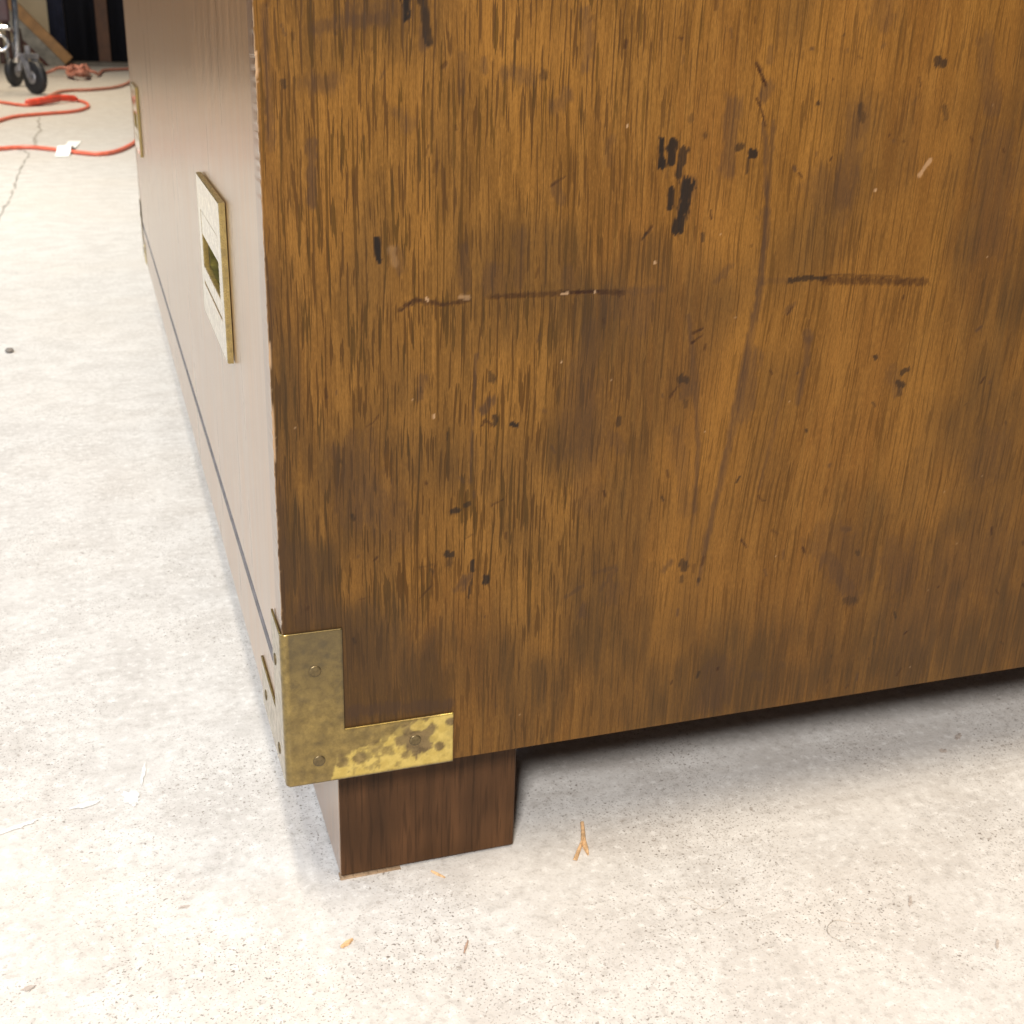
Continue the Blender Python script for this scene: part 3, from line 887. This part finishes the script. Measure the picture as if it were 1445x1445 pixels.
def raw_edge(parent):
    # splintered pale lower edge where the finish is knocked off
    bm = bmesh.new()
    n = 40
    rows = []
    rnd = random.Random(4)
    for i in range(n+1):
        t = i/n
        hh = (0.0013*(1-t)**1.2+0.0002)*rnd.uniform(0.6, 1.1)
        x = t*0.027-0.0003
        rows.append([bm.verts.new(q) for q in ((x, -0.0004, 0.0001), (x, -0.0004, hh), (x, 0.004, hh), (x, 0.004, 0.0001))])
    for a, b in zip(rows, rows[1:]):
        for k in range(4):
            bm.faces.new((a[k], a[(k+1) % 4], b[(k+1) % 4], b[k]))
    bm.faces.new(rows[0]); bm.faces.new(rows[-1][::-1])
    return obj('chipped_edge', bm_mesh('chipped_edge', bm), M_RAW, parent)


lm = leg_mesh(0)
for i, (x, y) in enumerate(((LA, LB), (DEP-LA-LW, LB), (LA, L-LB-LW), (DEP-LA-LW, L-LB-LW))):
    lg = obj('leg', lm, M_LEG, dresser)
    lg.location = (x, y, 0)
    if i == 0:
        raw_edge(lg)

# brass corner bracket: one sheet bent round the corner, an L on each face
BA, BW, BT = 0.0650, 0.0222, 0.0009


def bracket_mesh():
    st = 0.0007
    arms = np.linspace(-BA, BA, 2*int(BA/st)+1)
    arms[np.argmin(abs(arms-BW))] = BW
    arms[np.argmin(abs(arms+BW))] = -BW
    zz = np.linspace(0, BA, int(BA/st)+1)
    zz[np.argmin(abs(zz-BW))] = BW
    rb = 0.0024
    q = rb*math.pi/2
    cu, cv = (arms[:-1]+arms[1:])/2, (zz[:-1]+zz[1:])/2
    mk = (np.abs(cu)[:, None] < BW) | (cv[None, :] < BW)

    def f(U, V, s):
        # U>0 along the end panel (+x), U<0 along the front (+y)
        off = BT if s == 0 else 0.0001
        x = np.zeros_like(U); y = np.zeros_like(U)
        a = U > q/2
        b = U < -q/2
        c = ~(a | b)
        x[a] = U[a]-q/2+rb-BT; y[a] = -off
        y[b] = -U[b]-q/2+rb-BT; x[b] = -off
        th = (U[c]+q/2)/q*math.pi/2
        ri = rb-(0 if s == 0 else BT-0.0001)
        cx = cy = rb-BT
        x[c] = cx-ri*np.cos(th); y[c] = cy-ri*np.sin(th)
        return np.stack([x, y, V], 1)

    U, V = np.meshgrid(arms*1000, zz*1000, indexing='ij')
    n = vnoise(U*0.35+30, V*0.35, 2)*0.5+vnoise(U*0.9+9, V*0.9, 3)*0.35+vnoise(U*2.2, V*2.2, 5)*0.15
    top = np.interp(U, [16, 19.5, 29.7, 42.2, 49.3, 65], [0, 10.9, 12.9, 17.1, 20.2, 24])
    pol = sstep(top-V+5*(n-0.5), -0.8, 0.9)*(U > 15)
    pol *= 1-0.55*sstep(n, 0.54, 0.66)*sstep(-U, -46, -40)
    dk = np.zeros_like(U)
    for cx, cz, r, a in ((50.7, 11.5, 6.4, .95), (49, 15, 6.5, .8), (44.5, 13.5, 3.2, .7), (55.5, 16.5, 3.0, .8), (21.1, 8.1, 2.6, .6), (28.2, 8.4, 3.0, .6),
                         (38, 9.8, 2.2, .4), (59.5, 8.0, 2.2, .7), (63.5, 18.5, 2.0, .8), (34, 12, 3, .35), (46, 6.5, 2, .5)):
        d = np.hypot(U-cx, V-cz)+r*1.0*(n-0.5)
        dk = np.maximum(dk, a*sstep(-d, -r*1.1, -r*0.7))
    hole = sstep(-(np.hypot((U-51.5)/1.7, V-18.6)+1.6*(n-0.5)), -2.6, -2.1)
    dk *= 1-0.9*hole
    dk = np.maximum(dk, 0.8*sstep(-V, -0.9, -0.3)*(U > 15))
    dull = np.clip(sstep(V, 25, 62)*0.75+0.3*sstep(n, .5, .75), 0, 1)*(U > 2.5)
    tn = np.stack([np.clip(pol, 0, 1)*(1-dk), dk, dull, np.ones_like(U)], -1).reshape(-1, 4)
    return grid_solid('corner_bracket', arms, zz, mk, f, dict(tarnish=('FLOAT_COLOR', tn)), smooth=True)


def rivet_mesh():
    bm = bmesh.new()
    add_lathe(bm, [(0.0024, 0), (0.0023, 0.0002), (0.0017, 0.0004), (0.0008, 0.0005), (0.0002, 0.00052)], 18, Matrix())
    return bm_mesh('rivet', bm, True)


brm, rvm = bracket_mesh(), rivet_mesh()
bk = obj('corner_bracket', brm, M_BRACKET, dresser, label='tarnished brass bracket with a polished lower arm')
bk.location = (0, 0, H-0.0006)
for (u, v) in ((0.0114, 0.0487), (0.0118, 0.0098), (0.0493, 0.0124)):
    r_ = obj('rivet', rvm, M_RIVET, bk)
    r_.location = (u, -BT, v)
    r_.rotation_euler = (R(90), 0, 0)
for (u, v) in ((0.0158, 0.0467), (0.0160, 0.0072), (0.0535, 0.0094)):
    r_ = obj('rivet', rvm, M_RIVET, bk)
    r_.location = (-BT, u, v)
    r_.rotation_euler = (0, R(-90), 0)
bk2 = obj('corner_bracket', brm, M_BRACKET, dresser)
bk2.location = (0, L, H-0.0006)
bk2.rotation_euler = (0, 0, R(-90))
for (u, v) in ((0.0114, 0.0487), (0.0118, 0.0098), (0.0493, 0.0124)):
    r_ = obj('rivet', rvm, M_RIVET, bk2)
    r_.location = (u, -BT, v)
    r_.rotation_euler = (R(90), 0, 0)

# ------------------------------------------------------------------ bits on the floor
M_SPL = plain('splinter_wood', (0.52, 0.33, 0.17), 0.7, scale=500)


def sliver(bm, pts, w, z=0.0002, th=0.0009):
    P = [Vector((x, y, 0)) for x, y in pts]
    rows = []
    for i, p in enumerate(P):
        d = (P[min(i+1, len(P)-1)]-P[max(i-1, 0)]).normalized()
        n = Vector((-d.y, d.x, 0))
        ww = w[i]
        rows.append([bm.verts.new(p+n*ww+Vector((0, 0, z))), bm.verts.new(p+n*ww*0.6+Vector((0, 0, z+th))),
                     bm.verts.new(p-n*ww*0.7+Vector((0, 0, z+th*0.8))), bm.verts.new(p-n*ww+Vector((0, 0, z)))])
    for a, b in zip(rows, rows[1:]):
        for k in range(4):
            bm.faces.new((a[k], a[(k+1) % 4], b[(k+1) % 4], b[k]))
    bm.faces.new(rows[0]); bm.faces.new(rows[-1][::-1])


bm = bmesh.new()
sliver(bm, [(0.1405, 0.0412), (0.1385, 0.0350), (0.1364, 0.0293), (0.1352, 0.0235), (0.1343, 0.0180)], [0.0009, 0.0010, 0.0012, 0.0013, 0.0004])
sliver(bm, [(0.1360, 0.0290), (0.1318, 0.0228), (0.1271, 0.0160)], [0.0005, 0.0009, 0.0010], z=0.0006)
tag(obj('wood_splinter', bm_mesh('wood_splinter', bm), M_SPL), 'forked tan wood splinter lying on concrete right of the dresser leg', 'wood splinter')
bm = bmesh.new()
sliver(bm, [(0.0168, -0.0082), (0.0195, -0.0064), (0.0221, -0.0050)], [0.0006, 0.0013, 0.0004])
tag(obj('wood_chip', bm_mesh('wood_chip', bm), M_SPL), 'small tan leaf-shaped wood chip on concrete, left one in front of the dresser leg', 'wood chip')
bm = bmesh.new()
sliver(bm, [(0.0636, 0.0272), (0.0658, 0.0243), (0.0682, 0.0212)], [0.0004, 0.0007, 0.0003], th=0.0006)
tag(obj('wood_chip', bm_mesh('wood_chip', bm), M_SPL), 'thin wood chip lying close against the bottom of the dresser leg', 'wood chip')
bm = bmesh.new()
sliver(bm, [(0.0634, -0.0250), (0.0650, -0.0220), (0.0668, -0.0190)], [0.0003, 0.0006, 0.0003], th=0.0006)
M_SPL2 = plain('brown_sliver', (0.33, 0.22, 0.16), 0.8, scale=500)
tag(obj('wood_chip', bm_mesh('wood_chip', bm), M_SPL2), 'tiny brownish sliver on bare concrete well in front of the leg', 'wood chip')
M_HAIR = plain('hair_brown', (0.40, 0.34, 0.27), 0.6, scale=100)


def hair(pts, r, lab):
    bm = bmesh.new()
    add_tube(bm, catmull([(x, y, 0.0006) for x, y in pts], 8), r, 6)
    tag(obj('hair', bm_mesh('hair', bm, True), M_HAIR), lab, 'hair')


hair([(0.2275, -0.0562), (0.2242, -0.0545), (0.2192, -0.0517), (0.2138, -0.0537), (0.2115, -0.0583), (0.2144, -0.0635)], 0.00011,
     'fine curled hair in a hook shape on the bare floor at lower right')
hair([(0.1609, -0.0198), (0.1658, -0.0221), (0.168, -0.0279), (0.1707, -0.0306), (0.1738, -0.031), (0.1795, -0.0285)], 0.0001,
     'fine wavy hair on the floor in front of the forked splinter')
bm = bmesh.new()
bmesh.ops.create_icosphere(bm, subdivisions=2, radius=0.0052)
rnd = random.Random(3)
for v in bm.verts:
    v.co = Vector((v.co.x*0.8, v.co.y*1.3, v.co.z*0.5))*rnd.uniform(0.85, 1.15)
pb = obj('pebble', bm_mesh('pebble', bm, True), plain('pebble_grey', (0.17, 0.15, 0.13), 0.8, scale=300))
pb.location = (-0.153, 0.987, 0.002)
tag(pb, 'small dark pebble alone on the pale floor at far left', 'pebble')

# ------------------------------------------------------------------ cords
M_CORD = plain('red_cord', (0.70, 0.150, 0.085), 0.45, scale=60, var=0.15)
M_CORD2 = plain('faded_red_cord', (0.46, 0.185, 0.130), 0.5, scale=60, var=0.2)


def cord(pts, r, mat, label, n=9, name='extension_cord'):
    bm = bmesh.new()
    P = [(p[0], p[1], p[2] if len(p) > 2 else r) for p in pts]
    add_tube(bm, catmull(P, n), r, 10)
    return tag(obj(name, bm_mesh(name, bm, True), mat), label, 'cord', 'red extension cords on the floor')


cord([(-1.9, 3.3), (-1.4, 3.0), (-0.9, 2.85), (-0.5, 2.95), (-0.36, 3.03), (-0.27, 3.085), (-0.238, 3.111), (-0.196, 3.115), (-0.133, 3.056), (-0.081, 2.985),
      (-0.03, 2.949), (0.014, 3.018), (0.06, 3.204), (0.12, 3.55), (0.3, 3.9)], 0.0056, M_CORD,
     'red cord running across the floor nearest the dresser, under the white tape')
cord([(-1.6, 3.1), (-1.0, 3.25), (-0.6, 3.4), (-0.362, 3.70), (-0.317, 3.961), (-0.271, 4.137), (-0.173, 4.27), (-0.092, 4.377), (-0.045, 4.60), (-0.059, 4.86),
      (-0.121, 5.03), (-0.184, 4.86), (-0.231, 4.70), (-0.279, 4.66), (-0.36, 4.80), (-0.5, 5.0)], 0.0062, M_CORD,
     'red cord doubled back in a long loop in front of the caster wheel')
bm = bmesh.new()
add_tube(bm, catmull([(-0.262, 4.66, 0.014), (-0.205, 4.72, 0.020), (-0.150, 4.86, 0.020), (-0.085, 4.93, 0.014)], 8),
         [0.008]+[0.0125]*23+[0.008], 12)
tag(obj('cord_connector', bm_mesh('cord_connector', bm, True), plain('connector_red', (0.66, 0.070, 0.035), 0.4)), 'thick bright red cord end lying inside the looped red cord', 'cord connector')
cord([(-0.26, 4.80), (-0.211, 4.95), (-0.186, 5.228), (-0.139, 5.528), (-0.019, 5.659), (0.077, 5.847), (0.144, 6.162), (0.228, 6.804), (0.4, 7.2)], 0.0075, M_CORD2,
     'faded red cord curving from the caster wheel towards the dresser back')
bm = bmesh.new()
P = []
rnd = random.Random(12)
for k in range(46):
    a = k*0.58
    rr = 0.050+0.016*math.sin(k*0.37)+rnd.uniform(-0.008, 0.008)
    cx, cy = -0.078+0.018*math.sin(k*0.21), 6.85+0.10*math.cos(k*0.33)
    P.append((cx+rr*math.cos(a), cy+rr*5.2*math.sin(a), 0.012+0.022*(0.5+0.5*math.sin(k*0.83+1))+rnd.uniform(0, 0.012)+(0.03 if k % 9 == 4 else 0)))
P = [(-0.25, 7.0, 0.01), (-0.21, 6.9, 0.03), (-0.16, 6.95, 0.045)] + P + [(0.0, 6.9, 0.03), (0.03, 7.0, 0.012), (0.06, 7.5, 0.01), (0.143, 7.7, 0.01), (0.3, 7.9, 0.01)]
add_tube(bm, catmull(P, 4), 0.0085, 8)
tag(obj('extension_cord', bm_mesh('extension_cord', bm, True), M_CORD2), 'tangled heap of faded red cord at the foot of the leaning boards', 'cord',
    'red extension cords on the floor')
M_TAPE = plain('white_tape', (0.82, 0.82, 0.80), 0.5, scale=40, var=0.05)
bm = bmesh.new()
# a strip of tape laid over the cord: up one side, over, down the other
prof = [(-0.105, 0.0012), (-0.06, 0.004), (-0.022, 0.0150), (0.0, 0.0165), (0.022, 0.0150), (0.07, 0.004), (0.16, 0.0012), (0.29, 0.0015)]
ctr = Vector((-0.112, 3.035, 0))
dirv = Vector((0.08, 0.99, 0)).normalized()
nv = Vector((0.99, -0.08, 0))
rows = []
for s, z in prof:
    c = ctr+dirv*s
    rows.append([bm.verts.new(c+nv*w+Vector((0, 0, z+dz))) for w, dz in ((-0.017, 0.0), (0.017, 0.0), (0.017, 0.0008), (-0.017, 0.0008))])
for a, b in zip(rows, rows[1:]):
    for k in range(4):
        bm.faces.new((a[k], a[(k+1) % 4], b[(k+1) % 4], b[k]))
bm.faces.new(rows[0]); bm.faces.new(rows[-1][::-1])
tag(obj('tape', bm_mesh('tape', bm), M_TAPE), 'short strip of white tape stuck over the nearest red cord', 'tape')

# ------------------------------------------------------------------ leaning boards, dark curtain, post
def leaning(name, label, cat, y, thick, off, length, mat, depth=0.10, group=None):
    """a board leaning up-left at about 45 degrees: origin on its low end"""
    t = obj(name, box_mesh(name, (-length, 0, -thick), (0, depth, 0), 0.004), mat)
    t.rotation_euler = (0, R(47), 0)
    ca, sa = math.cos(R(47)), math.sin(R(47))
    t.location = (-0.105-off*sa, y, 0.054-off*ca+thick*0)
    tag(t, label, cat, group)
    return t


leaning('tan_board', 'tan board leaning at a slant, uppermost of the three by the dark curtain', 'board', 8.25, 0.064, 0.0, 1.6, plain('tan_wood', (0.36, 0.20, 0.085), 0.7, scale=12))
leaning('grey_board', 'grey board leaning at a slant under the tan board', 'board', 8.25, 0.078, 0.0645, 1.6, plain('grey_wood', (0.24, 0.225, 0.195), 0.7, scale=12, var=0.35))
leaning('red_strip', 'thin dark red strip leaning beneath the grey board', 'strip', 8.25, 0.016, 0.143, 1.6, plain('oxblood_wood', (0.085, 0.022, 0.014), 0.6, scale=12))


def folded(name, x0, x1, y, h, mat, n, amp, label, seed):
    bm = bmesh.new()
    rnd = random.Random(seed)
    ph = rnd.uniform(0, 6)
    a = []
    for i in range(n+1):
        x = x0+(x1-x0)*i/n
        yy = y+amp*math.sin(x*38+ph)+0.5*amp*math.sin(x*71)
        a.append((x, yy))
    f = [[bm.verts.new((x, yy+d, z)) for x, yy in a] for d, z in ((0, 0.02), (0, h), (0.006, h), (0.006, 0.02))]
    for k in range(4):
        for i in range(n):
            bm.faces.new((f[k][i], f[k][i+1], f[(k+1) % 4][i+1], f[(k+1) % 4][i]))
    bm.faces.new([f[k][0] for k in range(4)])
    bm.faces.new([f[k][n] for k in range(4)][::-1])
    return tag(obj(name, bm_mesh(name, bm, True), mat), label, 'curtain')


folded('curtain', -0.135, 0.9, 8.66, 2.1, plain('black_cloth', (0.010, 0.010, 0.016), 0.9, scale=20), 90, 0.012, 'near-black curtain hanging in front of the back wall', 2)
folded('curtain', -0.236, -0.137, 8.62, 2.1, plain('navy_cloth', (0.028, 0.032, 0.060), 0.9, scale=20), 16, 0.010, 'narrow navy curtain at the left edge of the black one', 5)
post = obj('wooden_post', box_mesh('wooden_post', (0.0, 0, 0), (0.077, 0.05, 2.2), 0.003), plain('brown_post', (0.125, 0.062, 0.036), 0.7, scale=14))
post.location = (0.058, 8.56, 0)
tag(post, 'upright brown wooden post standing before the black curtain', 'post')
shadow = obj('floor_shade', box_mesh('floor_shade', (-0.16, 8.35, 0), (0.9, 8.54, 0.022), 0.002), plain('shade_grey', (0.13, 0.115, 0.095), 0.8, scale=14))  # solid dark grey strip stands in for shade on the floor
tag(shadow, 'low dark grey strip painted for shade on the floor before the black curtain', 'shadow')

prop_cab = thing('prop_cabinet', 'added unseen brown cabinet standing against the back wall to the left of the rolling chair', 'prop_cabinet', (-2.75, 8.30, 0))  # added out of view so the drawer fronts have brown to reflect
M_PROP_CAB = plain('prop_cabinet_brown', (0.150, 0.075, 0.034), 0.6, scale=9)
obj('prop_carcass', box_mesh('prop_carcass', (0, 0, 0.06), (2.0, 0.42, 0.95), 0.004), M_PROP_CAB, prop_cab)
obj('prop_plinth', box_mesh('prop_plinth', (0.03, 0.03, 0), (1.97, 0.40, 0.0597)), M_CASE, prop_cab)
dm = box_mesh('door', (0, -0.018, 0), (0.482, -0.0005, 0.84), 0.003)
km = box_mesh('knob', (0, -0.040, 0), (0.02, -0.0185, 0.02), 0.004)
for i in range(4):
    d_ = obj('door', dm, M_PROP_CAB, prop_cab)  # door of the added unseen cabinet
    d_.location = (0.012+i*0.498, 0, 0.085)
    k_ = obj('knob', km, M_BRASS, d_)  # knob of the added unseen cabinet
    k_.location = (0.42 if i % 2 == 0 else 0.04, 0, 0.44)

# ------------------------------------------------------------------ rolling cart with chrome frame and casters
M_CHROME = plain('chrome', (0.72, 0.72, 0.74), 0.12, metal=1.0, var=0.08)
M_DKMET = plain('dark_metal', (0.06, 0.035, 0.030), 0.4, metal=0.6)
M_TYRE = plain('black_rubber', (0.012, 0.013, 0.017), 0.55, scale=80)
M_FORK = plain('grey_fork', (0.26, 0.26, 0.28), 0.4, metal=0.6)
M_SEAT = plain('maroon_vinyl', (0.055, 0.026, 0.030), 0.45, scale=18)
cart = thing('rolling_chair', 'rolling chair with chrome frame, maroon panel and black caster wheels at upper left', 'wheelchair', (-0.30, 5.40, 0))


def part_tube(name, pts, r, mat, n=6):
    bm = bmesh.new()
    add_tube(bm, catmull(pts, n), r, 14)
    return obj(name, bm_mesh(name, bm, True), mat, cart)


part_tube('frame_post', [(-0.012, 0, 0.125), (0.0, 0, 0.25), (0.006, 0, 0.38), (0.004, 0, 0.6), (-0.01, 0.0, 0.85)], 0.0125, M_CHROME)
part_tube('frame_strut', [(-0.032, 0.02, 0.14), (-0.034, 0.02, 0.24), (-0.038, 0.02, 0.42)], 0.009, M_DKMET)
part_tube('frame_strut', [(0.016, 0.02, 0.13), (0.014, 0.02, 0.2), (0.010, 0.02, 0.26)], 0.008, M_DKMET)
part_tube('cross_bar', [(-0.02, 0, 0.262), (-0.10, 0, 0.262), (-0.15, 0, 0.262), (-0.21, 0, 0.262)], 0.011, M_CHROME)
part_tube('frame_post', [(-0.215, 0, 0.14), (-0.217, 0, 0.30), (-0.22, 0, 0.6), (-0.215, 0, 0.85)], 0.0125, M_CHROME)
bm = bmesh.new()
add_box(bm, (-0.20, -0.012, 0.283), (-0.018, 0.012, 0.62), 0.010, 3)
obj('back_panel', bm_mesh('back_panel', bm), M_SEAT, cart)
# round chrome hub showing left of the strut
bm = bmesh.new()
add_tube(bm, [(-0.068+0.030*math.cos(a), -0.02, 0.203+0.030*math.sin(a)) for a in np.linspace(0, 2*math.pi, 25)], 0.008, 8, False)
obj('ring', bm_mesh('ring', bm, True), M_CHROME, cart)
part_tube('frame_strut', [(-0.068, 0.01, 0.24), (-0.066, 0.01, 0.19), (-0.064, 0.01, 0.12)], 0.011, M_DKMET)

wb = bmesh.new()
rot = Matrix.Rotation(R(90), 4, 'Y')
add_lathe(wb, [(0.025, -0.017), (0.056, -0.018), (0.065, -0.012), (0.068, 0), (0.065, 0.012), (0.056, 0.018), (0.025, 0.017)], 32, rot)
wheel_me = bm_mesh('tyre', wb, True)
hb = bmesh.new()
add_lathe(hb, [(0.012, -0.021), (0.026, -0.0185), (0.0265, 0.0185), (0.012, 0.021)], 24, rot)
hub_me = bm_mesh('hub', hb, True)
fb = bmesh.new()
for s in (-1, 1):
    add_tube(fb, [(s*0.025, 0.0, 0.0), (s*0.025, 0.012, 0.04), (s*0.024, 0.030, 0.080)], [0.011, 0.014, 0.017], 8)
add_box(fb, (-0.036, 0.005, 0.074), (0.036, 0.052, 0.094), 0.004)
add_tube(fb, [(0, 0.03, 0.09), (0, 0.03, 0.125)], 0.012, 10)
fork_me = bm_mesh('fork', fb)
for i, (x, y, rz) in enumerate(((0.055, -0.02, 38), (-0.052, 0.55, -25), (-0.20, -0.02, 20))):
    w = obj('caster_wheel', wheel_me, M_TYRE, cart)
    w.location = (x, y, 0.0685)
    w.rotation_euler = (0, 0, R(rz))
    obj('hub', hub_me, M_FORK, w)
    obj('fork', fork_me, M_FORK, w)
